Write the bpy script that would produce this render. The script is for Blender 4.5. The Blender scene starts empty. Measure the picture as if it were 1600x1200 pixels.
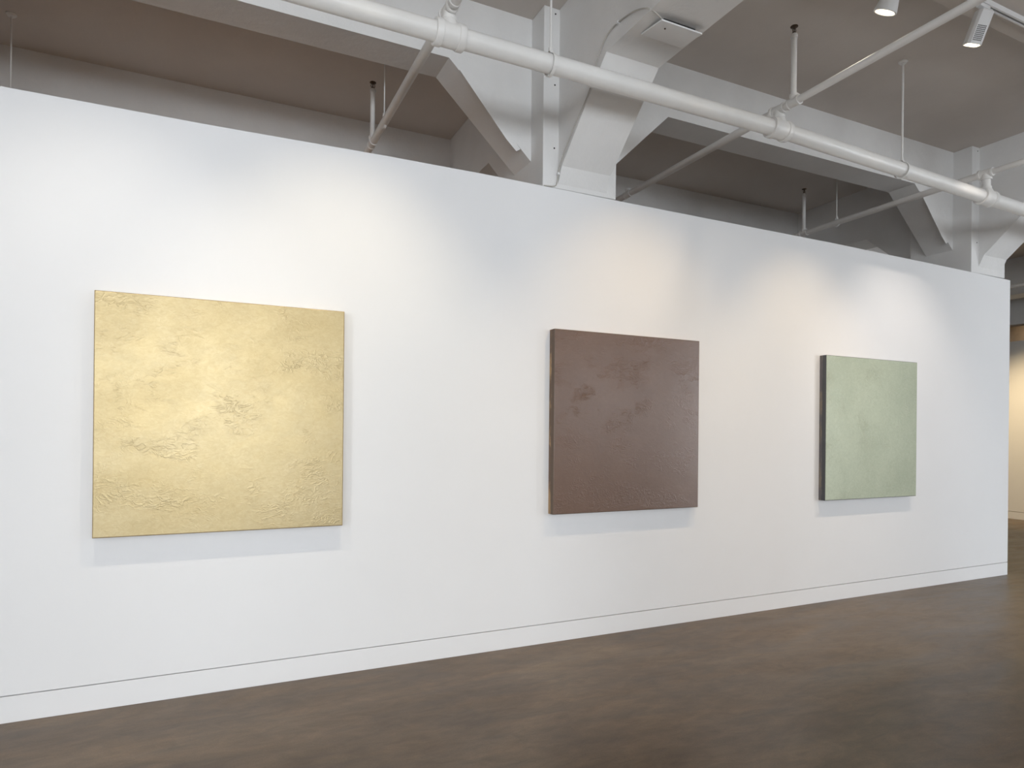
import bpy, bmesh, math, random
from mathutils import Vector, Matrix
random.seed(4)
sc = bpy.context.scene
COL = sc.collection
PI = math.pi

# ------------------------------------------------------------------ helpers
def nt(name):
    m = bpy.data.materials.new(name); m.use_nodes = True
    t = m.node_tree; b = t.nodes['Principled BSDF']
    return m, t, b, t.nodes.new, t.links.new

def coords(t, scale=(1,1,1), rot=(0,0,0)):
    tc = t.nodes.new('ShaderNodeTexCoord'); mp = t.nodes.new('ShaderNodeMapping')
    mp.inputs['Scale'].default_value = scale; mp.inputs['Rotation'].default_value = rot
    t.links.new(tc.outputs['Object'], mp.inputs['Vector'])
    return mp.outputs['Vector']

def noise(t, vec, scale, detail=4, rough=.5, dist=0):
    n = t.nodes.new('ShaderNodeTexNoise')
    n.inputs['Scale'].default_value = scale; n.inputs['Detail'].default_value = detail
    n.inputs['Roughness'].default_value = rough; n.inputs['Distortion'].default_value = dist
    t.links.new(vec, n.inputs['Vector'])
    return n.outputs['Fac']

def ramp(t, fac, stops, interp='LINEAR'):
    r = t.nodes.new('ShaderNodeValToRGB'); r.color_ramp.interpolation = interp
    el = r.color_ramp.elements
    el[0].position = stops[0][0]; el[0].color = (*stops[0][1], 1)
    el[1].position = stops[-1][0]; el[1].color = (*stops[-1][1], 1)
    for p, c in stops[1:-1]:
        e = el.new(p); e.color = (*c, 1)
    t.links.new(fac, r.inputs['Fac'])
    return r.outputs['Color']

def bump(t, b, h, strength, dist=.01, prev=None):
    n = t.nodes.new('ShaderNodeBump'); n.inputs['Strength'].default_value = strength
    n.inputs['Distance'].default_value = dist
    t.links.new(h, n.inputs['Height'])
    if prev is not None: t.links.new(prev, n.inputs['Normal'])
    t.links.new(n.outputs['Normal'], b.inputs['Normal'])
    return n.outputs['Normal']

def mixc(t, fac, a, b_, mode='MIX'):
    m = t.nodes.new('ShaderNodeMix'); m.data_type = 'RGBA'; m.blend_type = mode
    for s, v in ((0, fac), (6, a), (7, b_)):
        if hasattr(v, 'links'): t.links.new(v, m.inputs[s])
        else: m.inputs[s].default_value = v if s == 0 else (*v, 1)
    return m.outputs[2]

def paint(name, col, rough=.6, var=.03, nscale=3, bscale=60, bstr=.15, bdist=.002, spec=.4):
    m, t, b, N, L = nt(name)
    v = coords(t)
    c = ramp(t, noise(t, v, nscale, 5, .6), [(.3, tuple(x*(1-var) for x in col)), (.7, tuple(min(1, x*(1+var)) for x in col))])
    L(c, b.inputs['Base Color'])
    b.inputs['Roughness'].default_value = rough; b.inputs['Specular IOR Level'].default_value = spec
    n1 = bump(t, b, noise(t, v, bscale, 3), bstr, bdist)
    return m, t, b, v, n1

M = {}
M['wall'] = paint('wall_paint', (.845, .845, .85), .75, .012, 1.2, 90, .10, .001, .25)[0]
M['concrete'], t_, b_, v_, n_ = paint('painted_concrete', (.80, .795, .785), .5, .035, 2.2, 45, .25, .004, .4)
bump(t_, b_, noise(t_, v_, 4.5, 6, .65, .4), .35, .02, n_)
M['ceiling'], t_, b_, v_, n_ = paint('ceiling_paint', (.66, .61, .565), .7, .04, 1.3, 30, .25, .004, .25)
bump(t_, b_, noise(t_, coords(t_, (1, .25, 1)), 3, 5, .6), .25, .015, n_)
M['pipe'] = paint('pipe_enamel', (.82, .81, .79), .38, .03, 6, 80, .22, .002, .5)[0]
M['fixture'] = paint('fixture_white', (.80, .80, .80), .35, .01, 6, 90, .02, .001)[0]
M['far_wall'] = paint('far_wall_paint', (.78, .74, .68), .8, .02, 1.5, 80, .1, .001, .2)[0]
M['plywood'] = paint('bare_plywood', (.55, .44, .32), .7, .15, 4, 40, .1, .002, .2)[0]
M['gold_edge'] = paint('gold_edge_dark', (.36, .26, .12), .45, .2, 10, 60, .2, .002)[0]
def flat(name, col, rough=.5, metal=0):
    m, t, b, N, L = nt(name)
    b.inputs['Base Color'].default_value = (*col, 1); b.inputs['Roughness'].default_value = rough
    b.inputs['Metallic'].default_value = metal
    return m
M['dark'] = flat('dark_slot', (.02, .02, .02), .6)
M['rust'] = flat('dark_bronze', (.09, .06, .04), .45, .6)
M['cable'] = flat('grey_cable', (.52, .50, .46), .5)
M['frame'] = flat('window_frame_paint', (.55, .56, .56), .4)
def emit(name, col, s):
    m, t, b, N, L = nt(name)
    b.inputs['Emission Color'].default_value = (*col, 1); b.inputs['Emission Strength'].default_value = s
    b.inputs['Base Color'].default_value = (.9, .9, .9, 1)
    return m
M['lamp'] = emit('lamp_lens', (1, .80, .52), 9)
m, t, b, N, L = nt('window_glass')
b.inputs['Transmission Weight'].default_value = 1; b.inputs['Roughness'].default_value = .0; b.inputs['IOR'].default_value = 1.1
M['glass'] = m

# floor: trowelled brown concrete, sealed
m, t, b, N, L = nt('sealed_brown_concrete')
v = coords(t)
vs = coords(t, (.75, 1.7, 1), (0, 0, .35))
big = noise(t, vs, .9, 6, .6, 1.2)
med = noise(t, coords(t, (.6, 2.6, 1), (0, 0, -.25)), 2.0, 8, .62, .8)
fine = noise(t, v, 120, 3, .7)
mott = noise(t, coords(t, (.8, 1.8, 1), (0, 0, .5)), 7.5, 9, .68, .7)
c1 = ramp(t, big, [(.30, (.104, .071, .043)), (.5, (.150, .105, .066)), (.72, (.200, .146, .096))])
c2 = ramp(t, med, [(.32, (.60, .58, .55)), (.5, (.95, .94, .92)), (.70, (1.18, 1.17, 1.16))])
c3 = mixc(t, .85, c1, c2, 'MULTIPLY')
c4 = mixc(t, .25, c3, ramp(t, fine, [(.3, (.5, .5, .5)), (.7, (1.4, 1.4, 1.4))]), 'MULTIPLY')
c4 = mixc(t, .8, c4, ramp(t, mott, [(.34, (.80, .79, .78)), (.5, (1, 1, 1)), (.66, (1.20, 1.20, 1.19))]), 'MULTIPLY')
L(c4, b.inputs['Base Color'])
rr = ramp(t, med, [(.3, (.30,)*3), (.7, (.46,)*3)])
L(rr, b.inputs['Roughness'])
b.inputs['Specular IOR Level'].default_value = .4
n = bump(t, b, fine, .10, .001); bump(t, b, mott, .22, .0025, n)
M['floor'] = m

# painted canvases
def canvas(name, stops, rough, metal, coat, bstr, mids=.35, spec=.5, tex=(1, 1, 1.5), seed=0.0, coatr=.25):
    """troweled pigment: broad soft passes, patches of gritty ridges, a few long scrapes"""
    m, t, b, N, L = nt(name)
    tc = N('ShaderNodeTexCoord'); mp = N('ShaderNodeMapping'); L(tc.outputs['Object'], mp.inputs['Vector'])
    mp.inputs['Scale'].default_value = tex; mp.inputs['Location'].default_value = (seed, seed*.7, seed*1.3)
    v = mp.outputs['Vector']
    def math_(op, a, c):
        n = N('ShaderNodeMath'); n.operation = op
        for k, q in enumerate((a, c)):
            if hasattr(q, 'links'): L(q, n.inputs[k])
            else: n.inputs[k].default_value = q
        return n.outputs[0]
    def rng(x, a, c, lo=0, hi=1):
        n = N('ShaderNodeMapRange'); n.interpolation_type = 'SMOOTHSTEP'; L(x, n.inputs[0])
        n.inputs[1].default_value = a; n.inputs[2].default_value = c; n.inputs[3].default_value = lo; n.inputs[4].default_value = hi
        return n.outputs[0]
    broad = noise(t, v, 1.6, 3, .5, .6)
    mid = noise(t, v, 7, 6, .6, .5)
    patch = rng(noise(t, v, 3.6, 5, .65, .5), .47, .66)
    grit = noise(t, v, 40, 3, .55, 1.2)
    ridge = math_('SUBTRACT', 1.0, math_('MULTIPLY', math_('ABSOLUTE', math_('SUBTRACT', noise(t, v, 15, 2, .5, 1.5), .5), 0), 9.0))
    ridge = rng(ridge, .35, 1.0)
    ridge = math_('MULTIPLY', ridge, patch)
    gp = math_('MULTIPLY', math_('SUBTRACT', grit, .5), math_('ADD', math_('MULTIPLY', patch, .8), .2))
    colf = math_('ADD', math_('ADD', math_('MULTIPLY', broad, .45), math_('MULTIPLY', mid, .20)), math_('MULTIPLY', grit, .35))
    c = ramp(t, colf, stops)
    c = mixc(t, math_('MULTIPLY', ridge, .18), c, stops[-1][1])
    L(c, b.inputs['Base Color'])
    L(rng(mid, .3, .7, rough*.95, rough*1.05), b.inputs['Roughness'])
    b.inputs['Metallic'].default_value = metal; b.inputs['Specular IOR Level'].default_value = spec
    b.inputs['Coat Weight'].default_value = coat; b.inputs['Coat Roughness'].default_value = coatr
    n1 = bump(t, b, mid, bstr*mids, .006); n2 = bump(t, b, gp, bstr, .0035, n1); n3 = bump(t, b, ridge, bstr*.9, .0025, n2)
    L(n3, b.inputs['Coat Normal'])
    return m
M['gold'] = canvas('gold_pigment', [(.36, (.362, .280, .142)), (.48, (.405, .320, .172)), (.64, (.460, .375, .220))], .42, .78, 0, .26, .0)
M['brown'] = canvas('umber_pigment', [(.36, (.128, .070, .043)), (.5, (.140, .077, .048)), (.64, (.156, .088, .056))], .36, .0, .42, .42, seed=3.1)
M['green'] = canvas('sage_pigment', [(.38, (.345, .385, .28)), (.5, (.395, .435, .32)), (.62, (.44, .485, .365))], .42, .15, .15, .55, seed=7.7, tex=(1, 1, 1))

def side(name, ylo, a, b1, b2, thr=.5, z0=None, rough=.5):
    # edge of a panel: colour a near the painted face, patchy b1/b2 near the wall (real paint runs on the side)
    m, t, b, N, L = nt(name)
    tc = N('ShaderNodeTexCoord'); sp = N('ShaderNodeSeparateXYZ'); L(tc.outputs['Object'], sp.inputs[0])
    v = coords(t, (1, 1, .5))
    f = noise(t, v, 14, 6, .65, .5)
    k = N('ShaderNodeMath'); k.operation = 'MULTIPLY_ADD'; L(f, k.inputs[0]); k.inputs[1].default_value = .035; L(sp.outputs['Y'], k.inputs[2])
    mr = N('ShaderNodeMapRange'); L(k.outputs[0], mr.inputs[0]); mr.inputs[1].default_value = ylo; mr.inputs[2].default_value = ylo+.006
    patch = ramp(t, noise(t, v, 9, 5, .6), [(thr-.05, b1), (thr+.05, b2)])
    L(mixc(t, mr.outputs[0], a, patch), b.inputs['Base Color'])
    b.inputs['Roughness'].default_value = rough
    bump(t, b, f, .3, .003)
    return m
M['brown_side'] = side('umber_side', -.018, (.13, .085, .055), (.17, .105, .065), (.44, .28, .14), .52)
M['green_side'] = side('slate_side', -.016, (.085, .088, .095), (.24, .20, .16), (.15, .14, .15), .5)

# ------------------------------------------------------------------ mesh helpers
def link(name, bm, mat, parent=None, smooth=False, bevel=0, seg=2):
    bmesh.ops.recalc_face_normals(bm, faces=bm.faces)
    me = bpy.data.meshes.new(name); bm.to_mesh(me); bm.free()
    o = bpy.data.objects.new(name, me); COL.objects.link(o)
    me.materials.append(M[mat] if isinstance(mat, str) else mat)
    if smooth:
        for p in me.polygons: p.use_smooth = True
        me.set_sharp_from_angle(angle=math.radians(40))
    if parent: o.parent = parent
    if bevel:
        b = o.modifiers.new('Bevel', 'BEVEL'); b.width = bevel; b.segments = seg; b.limit_method = 'ANGLE'
    return o
def box(bm, x0, x1, y0, y1, z0, z1):
    vs = [bm.verts.new((x, y, z)) for x in (x0, x1) for y in (y0, y1) for z in (z0, z1)]
    for f in ((0,1,3,2), (4,6,7,5), (0,4,5,1), (2,3,7,6), (0,2,6,4), (1,5,7,3)):
        bm.faces.new([vs[i] for i in f])
def prism(bm, pts, axis, a, b):
    """pts in the plane across axis; axis 'x' -> (y,z), 'y' -> (x,z), 'z' -> (x,y)"""
    def P(p, c):
        return {'x': (c, p[0], p[1]), 'y': (p[0], c, p[1]), 'z': (p[0], p[1], c)}[axis]
    A = [bm.verts.new(P(p, a)) for p in pts]; B = [bm.verts.new(P(p, b)) for p in pts]
    n = len(pts)
    bm.faces.new(A); bm.faces.new(B[::-1])
    for i in range(n): bm.faces.new([A[i], A[(i+1) % n], B[(i+1) % n], B[i]])
def frame(d):
    d = Vector(d).normalized()
    up = Vector((0, 0, 1)) if abs(d.z) < .9 else Vector((1, 0, 0))
    u = d.cross(up).normalized(); w = u.cross(d).normalized()
    return u, w
def lathe(bm, o, d, prof, n=28, caps=True):
    """prof: list of (distance along d, radius)"""
    o = Vector(o); d = Vector(d).normalized(); u, w = frame(d)
    rings = []
    for s, r in prof:
        rings.append([bm.verts.new(o + d*s + (u*math.cos(2*PI*k/n) + w*math.sin(2*PI*k/n))*r) for k in range(n)])
    for A, B in zip(rings, rings[1:]):
        for k in range(n): bm.faces.new([A[k], A[(k+1) % n], B[(k+1) % n], B[k]])
    if caps:
        bm.faces.new(rings[0][::-1]); bm.faces.new(rings[-1])
def cyl(bm, a, b, r, n=20):
    a = Vector(a); b = Vector(b); lathe(bm, a, b-a, [(0, r), ((b-a).length, r)], n)
def sweep(bm, pts, r, n=8):
    pts = [Vector(p) for p in pts]; rings = []
    for i, p in enumerate(pts):
        d = (pts[min(i+1, len(pts)-1)] - pts[max(i-1, 0)]).normalized()
        u, w = frame(d)
        rings.append([bm.verts.new(p + (u*math.cos(2*PI*k/n)+w*math.sin(2*PI*k/n))*r) for k in range(n)])
    for A, B in zip(rings, rings[1:]):
        for k in range(n): bm.faces.new([A[k], A[(k+1) % n], B[(k+1) % n], B[k]])
    bm.faces.new(rings[0][::-1]); bm.faces.new(rings[-1])
def smoothline(pts, k=6):
    P = [Vector(p) for p in pts]; out = []
    for i in range(len(P)-1):
        p0 = P[max(i-1, 0)]; p1 = P[i]; p2 = P[i+1]; p3 = P[min(i+2, len(P)-1)]
        for j in range(k):
            t = j/k
            out.append(.5*((2*p1) + (p2-p0)*t + (2*p0-5*p1+4*p2-p3)*t*t + (3*p1-p0-3*p2+p3)*t**3))
    out.append(P[-1]); return out
def empty(name, loc, label=None, cat=None, group=None, kind=None):
    o = bpy.data.objects.new(name, None); COL.objects.link(o); o.location = loc
    o.empty_display_size = .1
    if label: o['label'] = label
    if cat: o['category'] = cat
    if group: o['group'] = group
    if kind: o['kind'] = kind
    bpy.context.view_layer.update()
    return o
def attach(o, parent):
    """parent keeping the world position (meshes are modelled in world coordinates)"""
    o.parent = parent; o.matrix_parent_inverse = Matrix.Translation(parent.location).inverted()
    return o
def tag(o, label, cat, group=None):
    o['label'] = label; o['category'] = cat
    if group: o['group'] = group
    return o
def B(): return bmesh.new()
def struct(name, bm, mat, **k):
    o = link(name, bm, mat, **k)
    if not o.parent: o['kind'] = 'structure'
    return o

# ------------------------------------------------------------------ dimensions (metres)
CEIL = 4.52
XL, XR, YB, YR, YFAR = -7.0, 13.3, -13.0, 2.3, 7.0
END = 7.872                    # free end of the partition

# ------------------------------------------------------------------ floor, ceiling, walls
bm = B(); box(bm, XL, 15.2, YB, YFAR, -.2, 0); struct('floor', bm, 'floor')
bm = B(); box(bm, XL, 15.2, YB, YFAR, CEIL, CEIL+.25); struct('ceiling', bm, 'ceiling')

# partition that carries the paintings; its top edge undulates by a few centimetres as built
top = [(-6.0, 3.21), (-.96, 3.213), (0, 3.219), (1.0, 3.237), (1.66, 3.242), (3.0, 3.234), (5.08, 3.229), (6.56, 3.212), (END, 3.195)]
bm = B(); prism(bm, [(-6.0, .1395)] + top + [(END, .1395)], 'y', 0, .15); struct('wall_center', bm, 'wall')
bm = B(); box(bm, -6.0, END-.014, .022, .128, .134, .1395); struct('trim_1', bm, 'wall')
bm = B(); box(bm, -6.0, END, -.001, .151, 0, .134); struct('baseboard_center', bm, 'wall', bevel=.0015)

bm = B(); box(bm, XL-.2, 10.0, YR, YR+.2, 0, CEIL); struct('wall_rear', bm, 'concrete')
bm = B(); box(bm, XL-.2, XL, YB, YR, 0, CEIL); struct('wall_left', bm, 'wall')
# wall across the far end of the gallery, open above
bm = B(); box(bm, XR, XR+.12, YB, YFAR, .135, 3.235); struct('wall_right', bm, 'far_wall')
bm = B(); box(bm, XR-.006, XR+.12, YB, YFAR, 0, .127); struct('baseboard_right', bm, 'far_wall')
bm = B(); box(bm, XR, XR+.25, YB, YFAR, 3.54, CEIL); struct('trim_2', bm, 'concrete')
bm = B(); box(bm, 14.9, 15.1, YB, YFAR, 0, CEIL); struct('wall_far', bm, 'plywood')
bm = B(); box(bm, XL, 15.1, YFAR, YFAR+.2, 0, CEIL); struct('wall_rear_gallery', bm, 'far_wall')

# ------------------------------------------------------------------ back wall with tall factory windows
wins = [(-5.9, -3.2), (-2.0, .1), (.3, 2.2), (2.9, 4.9), (5.1, 7.0), (7.9, 9.9), (10.1, 12.0)]
bm = B()
Z0, Z1 = 1.3, 3.75
box(bm, XL, 15.1, YB-.3, YB, 0, Z0); box(bm, XL, 15.1, YB-.3, YB, Z1, CEIL)
xs = [XL] + [x for w in wins for x in w] + [15.1]
for i in range(0, len(xs), 2): box(bm, xs[i], xs[i+1], YB-.3, YB, Z0, Z1)
struct('wall_back', bm, 'wall')
for i, (a, b) in enumerate(wins):
    bm = B()
    for x in (a, b-.06): box(bm, x, x+.06, YB-.2, YB-.12, Z0, Z1)
    for z in (Z0, Z1-.06): box(bm, a+.06, b-.06, YB-.2, YB-.12, z, z+.06)
    for k in (1, 2): 
        x = a+(b-a)*k/3; box(bm, x-.015, x+.015, YB-.185, YB-.135, Z0+.06, Z1-.06)
    for k in range(1, 5):
        z = Z0+(Z1-Z0)*k/5; box(bm, a+.06, b-.06, YB-.18, YB-.14, z-.015, z+.015)
    f = struct('window_%d' % (i+1), bm, 'frame')
    bm = B(); box(bm, a+.06, b-.06, YB-.164, YB-.158, Z0+.06, Z1-.06); link('pane', bm, 'glass', f)

# ------------------------------------------------------------------ concrete frame: columns, beams, haunches
BX0, BX1, BY0, BY1 = .125, .535, .19, .47       # y-beam offsets from the column, x-beam y range
SX, SY = 4.08, 3.90                             # soffits of the two beam directions
cols = [-2.91, 2.13, 7.17, 12.21]
def column(x0, w, zt):
    c = empty('concrete_column', (x0+w/2, .325, 0), kind='structure')
    bm = B(); prism(bm, [(.152, 0), (.152, zt), (0, zt), (0, CEIL), (.65, CEIL), (.65, 0)], 'x', x0, x0+w); attach(link('shaft', bm, 'concrete', bevel=.006), c)
    bm = B(); prism(bm, [(x0, 3.48), (x0, SX), (x0-.64, SX)], 'y', BY0, BY1); attach(link('haunch', bm, 'concrete'), c)
    bm = B(); prism(bm, [(x0+w, 3.48), (x0+w, SX), (x0+w+.63, SX)], 'y', BY0, BY1); attach(link('haunch', bm, 'concrete'), c)
    bm = B(); prism(bm, [(0, 3.275), (-.05, 3.385), (-.605, SY), (0, SY)], 'x', x0+BX0, x0+BX1); attach(link('haunch', bm, 'concrete'), c)
    bm = B(); prism(bm, [(.65, 3.30), (.70, 3.385), (1.28, SY), (.65, SY)], 'x', x0+BX0, x0+BX1); attach(link('haunch', bm, 'concrete'), c)
    # rendered patch standing proud along the left haunch
    bm = B(); prism(bm, [(x0-.565, 4.012), (x0-.525, 4.014), (x0-.09, 3.552), (x0-.122, 3.53), (x0-.20, 3.60)], 'y', BY0-.008, BY0); attach(link('plaster_strip', bm, 'concrete'), c)
    bm = B()
    for z in (4.478, 3.972, 3.522): lathe(bm, (x0+.09, -.0015, z), (0, 1, 0), [(0, .006), (.0015, .006)], 12)
    attach(link('bolt_hole', bm, 'dark'), c)
    return c
for x0, zt in zip(cols, (3.2135, 3.2405, 3.2045, .01)): column(x0, .60 if x0 > 7 else .62, zt)
ws = [.62, .62, .60, .60]
for a, b in [(XL, cols[0])] + [(cols[i]+ws[i], cols[i+1]) for i in range(3)] + [(cols[3]+ws[3], XR)]:
    if b-a < .2: continue
    bm = B(); box(bm, a, b, BY0, BY1, SX, CEIL)
    struct('ceiling_beam', bm, 'concrete')
for x0 in cols:
    bm = B(); box(bm, x0+BX0, x0+BX1, YB, 0, SY, CEIL); struct('ceiling_beam', bm, 'concrete')
    y1 = YR if x0 < 10 else YFAR
    bm = B(); box(bm, x0+BX0, x0+BX1, .65, y1, SY, CEIL); struct('ceiling_beam', bm, 'concrete')
# unseen next rows of the concrete frame, added to block high window light
for yr in (-5.04, -10.08):
    for x0, w in zip(cols, ws):
        bm = B(); box(bm, x0, x0+w, yr, yr+.65, 0, SY); struct('concrete_column', bm, 'concrete', bevel=.006)
    for a, b in [(XL, cols[0]+BX0)] + [(cols[i]+BX1, cols[i+1]+BX0) for i in range(3)]:
        bm = B(); box(bm, a, b, yr+BY0, yr+BY1, SX, CEIL); struct('ceiling_beam', bm, 'concrete')
# shallow bulkheads that carry the lighting track, one per bay
for a, b in [(XL, cols[0]+BX0)] + [(cols[i]+BX1, cols[i+1]+BX0) for i in range(3)]:
    bm = B(); box(bm, a, b, -2.35, -1.333, 4.40, CEIL); struct('ceiling_bulkhead', bm, 'ceiling', bevel=.003)

# ------------------------------------------------------------------ cover plate and cable
t = empty('access_plate', (2.48, -.97, 3.87), 'white square metal cover plate under the nearer beam, cable running into it', 'plate')
bm = B(); prism(bm, [(-.86, 3.897), (-1.055, 3.872), (-1.055, 3.862), (-.86, 3.887)], 'x', 2.335, 2.632); attach(link('plate', bm, 'fixture', bevel=.001), t)
bm = B(); box(bm, 2.37, 2.60, -1.03, -.90, 3.884, 3.899); attach(link('gap_shade_box', bm, 'dark'), t)  # black box puts in the shade behind the plate's raised edge
bm = B(); lathe(bm, (2.40, -1.0, 3.861), (0, 0, 1), [(0, .005), (.004, .005)], 10); attach(link('screw', bm, 'rust'), t)
cab = [(2.36, -1.03, 3.885), (2.30, -1.05, 3.895), (2.247, -1.04, 3.915), (2.245, -.95, 3.96), (2.247, -.87, 3.985), (2.247, -.742, 4.004), (2.247, -.637, 3.996), (2.247, -.551, 3.937), (2.247, -.493, 3.857),
       (2.247, -.44, 3.76), (2.247, -.355, 3.68), (2.247, -.232, 3.585), (2.247, -.103, 3.47), (2.247, -.05, 3.41), (2.246, -.015, 3.34), (2.243, -.008, 3.285),
       (2.225, -.012, 3.252), (2.18, -.012, 3.243), (2.13, .01, 3.247), (2.09, .05, 3.25)]
bm = B(); sweep(bm, smoothline(cab, 5), .0042, 8)
o = tag(link('cable', bm, 'cable', smooth=True), 'thin grey cable running down the beam edge from the cover plate to the wall top', 'cable')
for p in (cab[5], cab[9], cab[14]):
    bm = B(); box(bm, 2.238, 2.256, p[1]-.008, p[1]+.008, p[2]-.008, p[2]+.008)
    link('cable_clip', bm, 'fixture', o)

# ------------------------------------------------------------------ sprinkler pipework
PY = -.658; BZ = 3.822
def mz(x):                      # the main falls slightly past the middle tee
    if x < 3.69: return 3.687
    return 3.687 - .031*(x-3.69)
main = empty('sprinkler_main_pipe', (3.69, PY, 3.687), 'thick white pipe running the whole length in front of the columns', 'pipe')
bm = B()
cyl(bm, (XL+.0, PY, 3.687), (3.69, PY, 3.687), .055, 32); cyl(bm, (3.69, PY, 3.687), (13.2, PY, mz(13.2)), .055, 32)
attach(link('pipe', bm, 'pipe', smooth=True), main)
TX = [-3.83, -1.32, 1.19, 3.69, 6.21, 8.72, 11.23]
for x in TX:
    z = mz(x)
    bm = B()
    lathe(bm, (x-.085, PY, mz(x-.085)), (.17, 0, mz(x+.085)-mz(x-.085)), [(0, .058), (0, .069), (.004, .072), (.038, .072), (.042, .066), (.128, .066), (.132, .072), (.166, .072), (.17, .069), (.17, .058)], 32)
    lathe(bm, (x, PY, z+.03), (0, 0, 1), [(0, .058), (.030, .050), (.045, .042), (.062, .042), (.062, .034), (BZ-z-.03, .032)], 24)
    attach(link('tee_fitting', bm, 'pipe', smooth=True), main)
ring_z = {}
def branch(x, ya, yb, label, spr, ysteps=()):
    t = empty('sprinkler_branch_pipe', (x, PY, BZ), label, 'pipe', 'sprinkler branch pipes crossing the main pipe')
    bm = B(); cyl(bm, (x, ya, BZ), (x, PY, BZ), .0245, 20); attach(link('pipe', bm, 'pipe', smooth=True), t)
    bm = B(); cyl(bm, (x, PY, BZ), (x, yb, BZ), .029, 20); attach(link('pipe', bm, 'pipe', smooth=True), t)
    bm = B()                    # tee on the riser
    lathe(bm, (x, PY-.055, BZ), (0, 1, 0), [(0, .026), (0, .036), (.012, .038), (.016, .034), (.094, .038), (.098, .044), (.114, .044), (.114, .030)], 24)
    lathe(bm, (x, PY, BZ-.058), (0, 0, 1), [(0, .034), (0, .044), (.016, .044), (.020, .037), (.05, .037)], 24)
    attach(link('tee_fitting', bm, 'pipe', smooth=True), t)
    for y in spr:
        bm = B()
        lathe(bm, (x, y-.05, BZ), (0, 1, 0), [(0, .026), (0, .035), (.014, .035), (.018, .031), (.082, .031), (.086, .035), (.10, .035), (.10, .026)], 24)
        lathe(bm, (x, y, BZ), (0, 0, 1), [(0, .028), (.034, .028), (.036, .031), (.052, .031), (.052, .021)], 20)
        attach(link('tee_fitting', bm, 'pipe', smooth=True), t)
    return t
def sprinkler(x, y, label, ztop=4.355):
    s = empty('upright_sprinkler', (x, y, BZ), label, 'sprinkler', 'upright sprinklers under the ceiling')
    bm = B(); cyl(bm, (x, y, BZ+.052), (x, y, ztop-.075), .0195, 16)
    lathe(bm, (x, y, ztop-.085), (0, 0, 1), [(0, .0195), (0, .024), (.022, .024), (.03, .018), (.034, .012)], 16)
    attach(link('riser', bm, 'pipe', smooth=True), s)
    bm = B()
    lathe(bm, (x, y, ztop-.052), (0, 0, 1), [(0, .011), (.008, .013), (.012, .006)], 12)
    sweep(bm, [(x-.011, y, ztop-.045), (x-.016, y, ztop-.028), (x-.010, y, ztop-.010), (x, y, ztop-.006)], .003, 6)
    sweep(bm, [(x+.011, y, ztop-.045), (x+.016, y, ztop-.028), (x+.010, y, ztop-.010), (x, y, ztop-.006)], .003, 6)
    cyl(bm, (x, y, ztop-.046), (x, y, ztop-.008), .004, 8)
    attach(link('valve_body', bm, 'rust', smooth=True), s)
    bm = B(); lathe(bm, (x, y, ztop-.008), (0, 0, 1), [(0, .022), (.003, .026), (.006, .026), (.008, .012)], 20)
    attach(link('deflector', bm, 'rust', smooth=True), s)
    return s
def hanger(x, y, zc, r, label, rr=.007, group='threaded rod pipe hangers'):
    h = empty('pipe_hanger', (x, y, zc), label, 'pipe hanger', group or 'threaded rod pipe hangers')
    bm = B(); cyl(bm, (x, y, zc+r+.028), (x, y, CEIL-.012), rr, 12); attach(link('rod', bm, 'pipe', smooth=True), h)
    bm = B(); lathe(bm, (x, y, CEIL), (0, 0, -1), [(0, .034), (.006, .034), (.010, .028), (.016, .026), (.018, rr*1.3), (.03, rr*1.3)], 20); attach(link('ceiling_flange', bm, 'pipe', smooth=True), h)
    bm = B()
    n = 32; R = r+.011; zc = zc-.005
    pts = []
    for k in range(n+1):
        a = PI/2 + .30 + (2*PI-.60)*k/n
        pts.append((y+R*math.cos(a), zc+R*math.sin(a)))
    pts = [(y-.010, zc+R+.020)] + pts + [(y+.010, zc+R+.020)]
    for p, q in zip(pts, pts[1:]):
        d = Vector((0, q[0]-p[0], q[1]-p[1])).normalized(); nn = Vector((0, d.z, -d.y))*.004
        a0 = Vector((0, p[0], p[1])); a1 = Vector((0, q[0], q[1]))
        vs = [bm.verts.new(v + Vector((x+s, 0, 0))) for s in (-.010, .010) for v in (a0, a1, a1-nn, a0-nn)]
        for f in ((0,1,2,3), (4,7,6,5), (0,4,5,1), (1,5,6,2), (2,6,7,3), (3,7,4,0)): bm.faces.new([vs[i] for i in f])
    attach(link('ring_strap', bm, 'pipe'), h)
    bm = B(); lathe(bm, (x, y, zc+R+.010), (0, 0, 1), [(0, .010), (0, .015), (.008, .015), (.010, .012), (.026, .012), (.028, .008)], 6); attach(link('nut', bm, 'pipe'), h)
    return h

branch(-1.32, -6, 2.25, 'white sprinkler branch pipe crossing high over the left end of the wall', [-.79, 1.175])
branch(1.19, -6, 2.25, 'white sprinkler branch pipe sloping behind the wall above the gold and brown paintings', [-.79, 1.175])
branch(3.69, -6, 2.25, 'white sprinkler branch pipe crossing the middle bay, ending beside the spotlight track', [-.79, 1.175])
branch(6.21, -6, 2.25, 'white sprinkler branch pipe crossing the main pipe near the right edge of the photo', [1.275])
branch(8.72, -6, 4.5, 'white sprinkler branch pipe beyond the free end of the wall, nearer of two', [1.2])
branch(11.23, -6, 4.5, 'white sprinkler branch pipe farthest beyond the free end of the wall', [1.2])
sprinkler(3.69, -.787, 'upright sprinkler on a white stem in front of the wall, bronze head under the ceiling')
sprinkler(1.19, 1.175, 'upright sprinkler behind the wall at left, above the gap between gold and brown paintings', 4.315)
sprinkler(6.21, 1.275, 'upright sprinkler behind the wall at right, above the left edge of the green painting', 4.335)
hanger(1.828, PY, mz(1.83), .055, 'white rod hanger holding the main pipe in front of the middle column')
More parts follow.
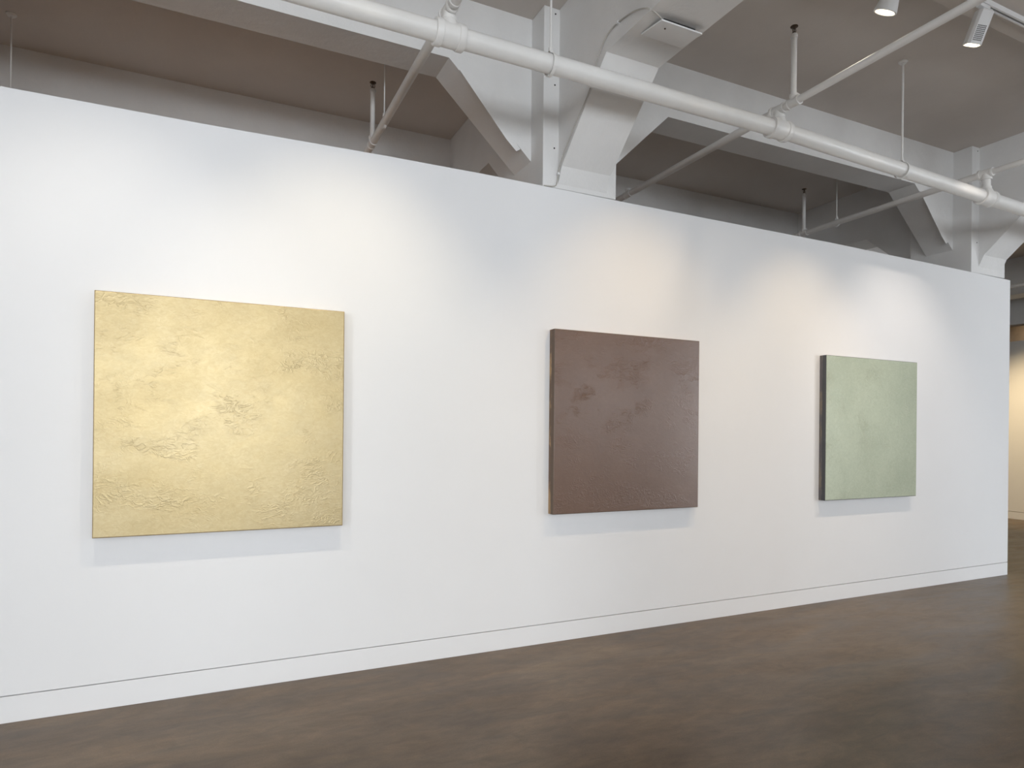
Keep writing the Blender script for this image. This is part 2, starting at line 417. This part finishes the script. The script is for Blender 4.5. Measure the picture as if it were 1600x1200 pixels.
hanger(5.06, PY, mz(5.06), .055, 'white rod hanger holding the main pipe in the right bay', .008)
hanger(1.19, .79, BZ, .029, 'thin white rod hanger behind the wall beside the left sprinkler', .005)
hanger(6.21, .845, BZ, .029, 'thin white rod hanger behind the wall beside the right sprinkler', .005)
hanger(-1.32, 1.807, BZ, .029, 'thin white rod hanger at the far left behind the wall', .006)
# coupling on the branch beside the left sprinkler
# ------------------------------------------------------------------ lighting track and spotlights
TY, TZ = -1.485, 4.40
def track(a, b, label):
    t = empty('lighting_track', ((a+b)/2, TY, TZ), label, 'lighting track')
    bm = B()
    box(bm, a, b, TY-.020, TY-.008, TZ-.034, TZ); box(bm, a, b, TY+.008, TY+.020, TZ-.034, TZ); box(bm, a, b, TY-.008, TY+.008, TZ-.008, TZ)
    attach(link('rail', bm, 'fixture'), t)
    bm = B(); box(bm, a+.01, b-.01, TY-.0078, TY+.0078, TZ-.012, TZ-.0082); attach(link('conductor_slot', bm, 'dark'), t)
track(2.75, 7.25, 'white ceiling track with a dark slot carrying the spotlights, upper right')
track(-2.3, 2.2, 'white ceiling lighting track over the left part of the wall')
def spotlight(x, shape, label, target, power, col, cone=72, zc=4.20):
    s = empty('track_spotlight', (x, TY, TZ-.034), label, 'spotlight', 'track spotlights above the paintings')
    bm = B()
    box(bm, x-.055, x+.055, TY-.016, TY+.016, TZ-.058, TZ-.034)
    attach(link('track_adapter', bm, 'fixture', bevel=.004), s)
    P = Vector((x, TY, zc+.06)); T = Vector(target); d = (T-P).normalized(); u, w = frame(d)
    if shape == 'box': P = P + Vector((0, 0, .035))
    bm = B(); cyl(bm, (x, TY, TZ-.05), tuple(P+Vector((0, 0, .02))), .011, 14); lathe(bm, P+Vector((-.03, 0, 0)), (1, 0, 0), [(0, .02), (.06, .02)], 16)
    attach(link('yoke', bm, 'fixture', smooth=True), s)
    if shape == 'cone':
        bm = B(); lathe(bm, P-d*.05, d, [(0, .030), (.004, .042), (.11, .046), (.14, .050), (.205, .066), (.22, .068), (.222, .066), (.222, .058), (.214, .055)], 36, caps=False)
        e = P - d*.05; vs = [bm.verts.new(e+(u*math.cos(2*PI*k/36)+w*math.sin(2*PI*k/36))*.030) for k in range(36)]; bm.faces.new(vs)
        body = attach(link('housing', bm, 'fixture', smooth=True), s)
        bm = B(); lathe(bm, P+d*.160, d, [(0, .054), (.003, .054)], 32); attach(link('lens', bm, 'lamp'), s)
        f = P + d*.178
    else:
        # flat sided housing, octagonal in section, with a louvred panel
        bm = B(); hw = .047
        sec = [(-hw, -.030), (-.032, -hw), (.032, -hw), (hw, -.030), (hw, .030), (.032, hw), (-.032, hw), (-hw, .030)]
        wx = Vector((1, 0, 0)); wx = (wx - d*wx.dot(d)).normalized(); wy = d.cross(wx).normalized()
        if wy.y > 0: wy = -wy
        ang = math.radians(32)          # the body is turned towards the room
        wx, wy = wx*math.cos(ang)+wy*math.sin(ang), wy*math.cos(ang)-wx*math.sin(ang)
        def ringat(sd, k=1.0): return [bm.verts.new(P + d*sd + wx*a*k + wy*b*k) for a, b in sec]
        r0 = ringat(-.03, .85); r1 = ringat(-.02); r2 = ringat(.175); r3 = ringat(.175, .90); r4 = ringat(.166, .88)
        for A, Bq in ((r0, r1), (r1, r2), (r2, r3), (r3, r4)):
            for k in range(8): bm.faces.new([A[k], A[(k+1) % 8], Bq[(k+1) % 8], Bq[k]])
        bm.faces.new(r0[::-1])
        attach(link('housing', bm, 'fixture'), s)
        bm = B(); vs = [bm.verts.new(P + d*.167 + wx*a*.88 + wy*b*.88) for a, b in sec]
        vt = [bm.verts.new(P + d*.164 + wx*a*.88 + wy*b*.88) for a, b in sec]
        bm.faces.new(vs); bm.faces.new(vt[::-1])
        for k in range(8): bm.faces.new([vs[k], vs[(k+1) % 8], vt[(k+1) % 8], vt[k]])
        attach(link('lens', bm, 'lamp'), s)
        bm = B()
        for face in (wy,):
            for i in range(9):
                for j in range(6):
                    c = P + d*(.068+i*.0105) + face*(hw+.0006) + wx*(-.0235+j*.0094)
                    for sgn in (1,):
                        q = [c + d*a*.0033 + wx*b*.0032 for a, b in ((-1,-1), (1,-1), (1,1), (-1,1))]
                        bm.faces.new([bm.verts.new(v) for v in q])
        attach(link('vent_grille', bm, 'dark'), s)
        f = P + d*.182
    if shape == 'cone': f = P + d*.19
    ld = bpy.data.lights.new('spot_beam', 'SPOT'); ld.energy = power; ld.color = col
    ld.spot_size = math.radians(cone); ld.spot_blend = 1.0; ld.shadow_soft_size = .02
    lo = bpy.data.objects.new('spot_beam', ld); COL.objects.link(lo)
    lo.location = f; lo.rotation_euler = d.to_track_quat('-Z', 'Y').to_euler()
    attach(lo, s)
    return s
SPOTS = [
    (-.55, 'cone', 'white track spotlight over the left side of the gold painting', (-.55, 0, 1.0), 80, (1, .93, .82)),
    (.72, 'cone', 'white track spotlight over the right side of the gold painting', (.75, 0, 1.05), 108, (1, .86, .62)),
    (2.93, 'cone', 'white track spotlight above the brown painting, close to the beam', (2.88, 0, 1.0), 92, (1, .72, .40)),
    (3.765, 'cone', 'white cone shaped track spotlight shining at the top edge, left of the square-bodied one', (3.62, 0, 1.2), 16, (1, .88, .74)),
    (4.64, 'box', 'white square-bodied track spotlight with a louvred vent hanging beside the end of the branch pipe', (4.67, 0, .85), 128, (1, .77, .50), 66),
    (5.85, 'cone', 'white track spotlight above the right part of the green painting', (5.95, 0, 1.0), 112, (1, .88, .76)),
]
for s in SPOTS: spotlight(*s)

# ------------------------------------------------------------------ paintings
def painting(x0, x1, z0, z1, t, face, edge, label, inset=.0035):
    p = empty('painting', ((x0+x1)/2, 0, z0), label, 'painting', 'square paintings on the long white wall')
    bm = B(); box(bm, x0, x1, -t+.002, 0, z0, z1); attach(link('panel_edge', bm, edge, bevel=.003), p)
    bm = B(); box(bm, x0+inset, x1-inset, -t, -t+.0055, z0+inset, z1-inset)
    o = attach(link('painted_face', bm, face, bevel=.0015, seg=2), p)
    return p
painting(-.537, .748, .922, 2.218, .07, 'gold', 'gold_edge', 'large square gold painting with a shimmering troweled surface, on the left of the wall')
painting(2.198, 3.500, .920, 2.227, .072, 'brown', 'brown_side', 'square dark brown painting hung in the middle of the wall')
painting(4.937, 6.199, .917, 2.205, .068, 'green', 'green_side', 'square pale sage green painting with a dark slate edge, right of the brown one')

# ------------------------------------------------------------------ far gallery: thin diagonal conduit above the far wall
bm = B(); sweep(bm, [(14.2, 3.2, 3.75), (14.0, 2.55, 3.42), (13.9, 2.2, 3.28), (13.8, 1.5, 3.25)], .014, 8)
tag(link('conduit', bm, 'pipe', smooth=True), 'thin pale conduit slanting above the wall of the far room', 'conduit')

# ------------------------------------------------------------------ daylight through the factory windows
DAY = (.88, .94, 1.0)
DAYP = [280, 275, 250, 45, 30, 95, 95]
for i, (a, b) in enumerate(wins):
    ld = bpy.data.lights.new('window_daylight', 'AREA'); ld.shape = 'RECTANGLE'; ld.size = b-a-.1; ld.size_y = Z1-Z0-.1
    ld.energy = DAYP[i]; ld.color = DAY
    o = bpy.data.objects.new('window_daylight', ld); COL.objects.link(o)
    o.location = ((a+b)/2, YB-.08, (Z0+Z1)/2); o.rotation_euler = (PI/2, 0, 0)
    o.rotation_euler = Vector((0, 1, -.05)).to_track_quat('-Z', 'Z').to_euler()
# side windows of the front hall: right ones inferred, left ones added for their light
Z0, Z1 = .6, 3.1
SIDEP = [(XL, 1, -11.9, -4.1, 420), (XR, -1, -11.9, -5.3, 620)]
for i, (x, d, ya, yb, pw) in enumerate(SIDEP):
    n = 4
    for k in range(n):
        a = ya+(yb-ya)*k/n+.1; b = ya+(yb-ya)*(k+1)/n-.1
        bm = B()
        for y in (a, b-.05): box(bm, x, x+d*.05, y, y+.05, Z0, Z1)
        for z in (Z0, Z1-.05): box(bm, x, x+d*.05, a+.05, b-.05, z, z+.05)
        box(bm, x, x+d*.04, (a+b)/2-.015, (a+b)/2+.015, Z0+.05, Z1-.05)
        f = struct('window_%d' % (8+i*n+k), bm, 'frame')
        bm = B(); box(bm, x+d*.005, x+d*.012, a+.05, b-.05, Z0+.05, Z1-.05); link('pane', bm, 'fixture', f)
    ld = bpy.data.lights.new('side_light', 'AREA'); ld.shape = 'RECTANGLE'; ld.size = yb-ya; ld.size_y = Z1-Z0; ld.energy = pw; ld.color = DAY
    o = bpy.data.objects.new('side_light', ld); COL.objects.link(o); o.location = (x+d*.06, (ya+yb)/2, (Z0+Z1)/2)
    o.rotation_euler = Vector((d, 0, -.02)).to_track_quat('-Z', 'Z').to_euler()
# unseen warm lamps: the far wall's is inferred, the others are added
def lamp(x, y, z, power, col, target, size=80, ):
    ld = bpy.data.lights.new('unseen_lamp', 'SPOT'); ld.energy = power; ld.color = col; ld.spot_size = math.radians(size); ld.spot_blend = 1; ld.shadow_soft_size = .06
    o = bpy.data.objects.new('unseen_lamp', ld); COL.objects.link(o); o.location = (x, y, z)
    o.rotation_euler = (Vector(target)-Vector((x, y, z))).to_track_quat('-Z', 'Y').to_euler()
lamp(11.3, 2.4, 4.2, 585, (1, .80, .50), (13.3, 2.3, .9), 62)
lamp(14.1, 2.6, 4.2, 45, (1, .80, .58), (14.9, 2.6, 3.3), 120)  # added lamp without fixture, warms the gap above the far wall
lamp(0, 1.3, 3.7, 160, (1, .60, .30), (0, 1.3, 0), 120)  # added lamp without fixture, its floor bounce browns the rear ceiling
lamp(5, 1.3, 3.7, 12, (1, .60, .30), (5, 1.3, 0), 120)  # weaker added lamp doing the same for the right bay

w = bpy.data.worlds.new('daylight'); sc.world = w; w.use_nodes = True
bg = w.node_tree.nodes['Background']; bg.inputs[0].default_value = (.75, .86, 1, 1); bg.inputs[1].default_value = 1.0

# ------------------------------------------------------------------ camera
cam = bpy.data.cameras.new('camera'); co = bpy.data.objects.new('camera', cam); COL.objects.link(co)
R = [[0.9042995591404626, -0.42679118505397845, 0.009570355196423507], [-0.008654864350883041, 0.004084730303646043, 0.9999542031020292], [0.4268107316615092, 0.9043409751518324, 0.0]]
mw = Matrix.Identity(4)
for i in range(3):
    mw[i][0] = R[0][i]; mw[i][1] = R[1][i]; mw[i][2] = -R[2][i]
mw.translation = (0, -4.044, 1.5)
co.matrix_world = mw
cam.sensor_width = 36; cam.sensor_fit = 'HORIZONTAL'; cam.lens = 1009.85/1600*36
cam.shift_y = (674.515-600)/1600; cam.clip_start = .05
sc.camera = co
sc.view_settings.view_transform = 'Standard'; sc.view_settings.look = 'None'
sc.view_settings.exposure = -0.06; sc.view_settings.gamma = 1
sc.view_settings.use_curve_mapping = False
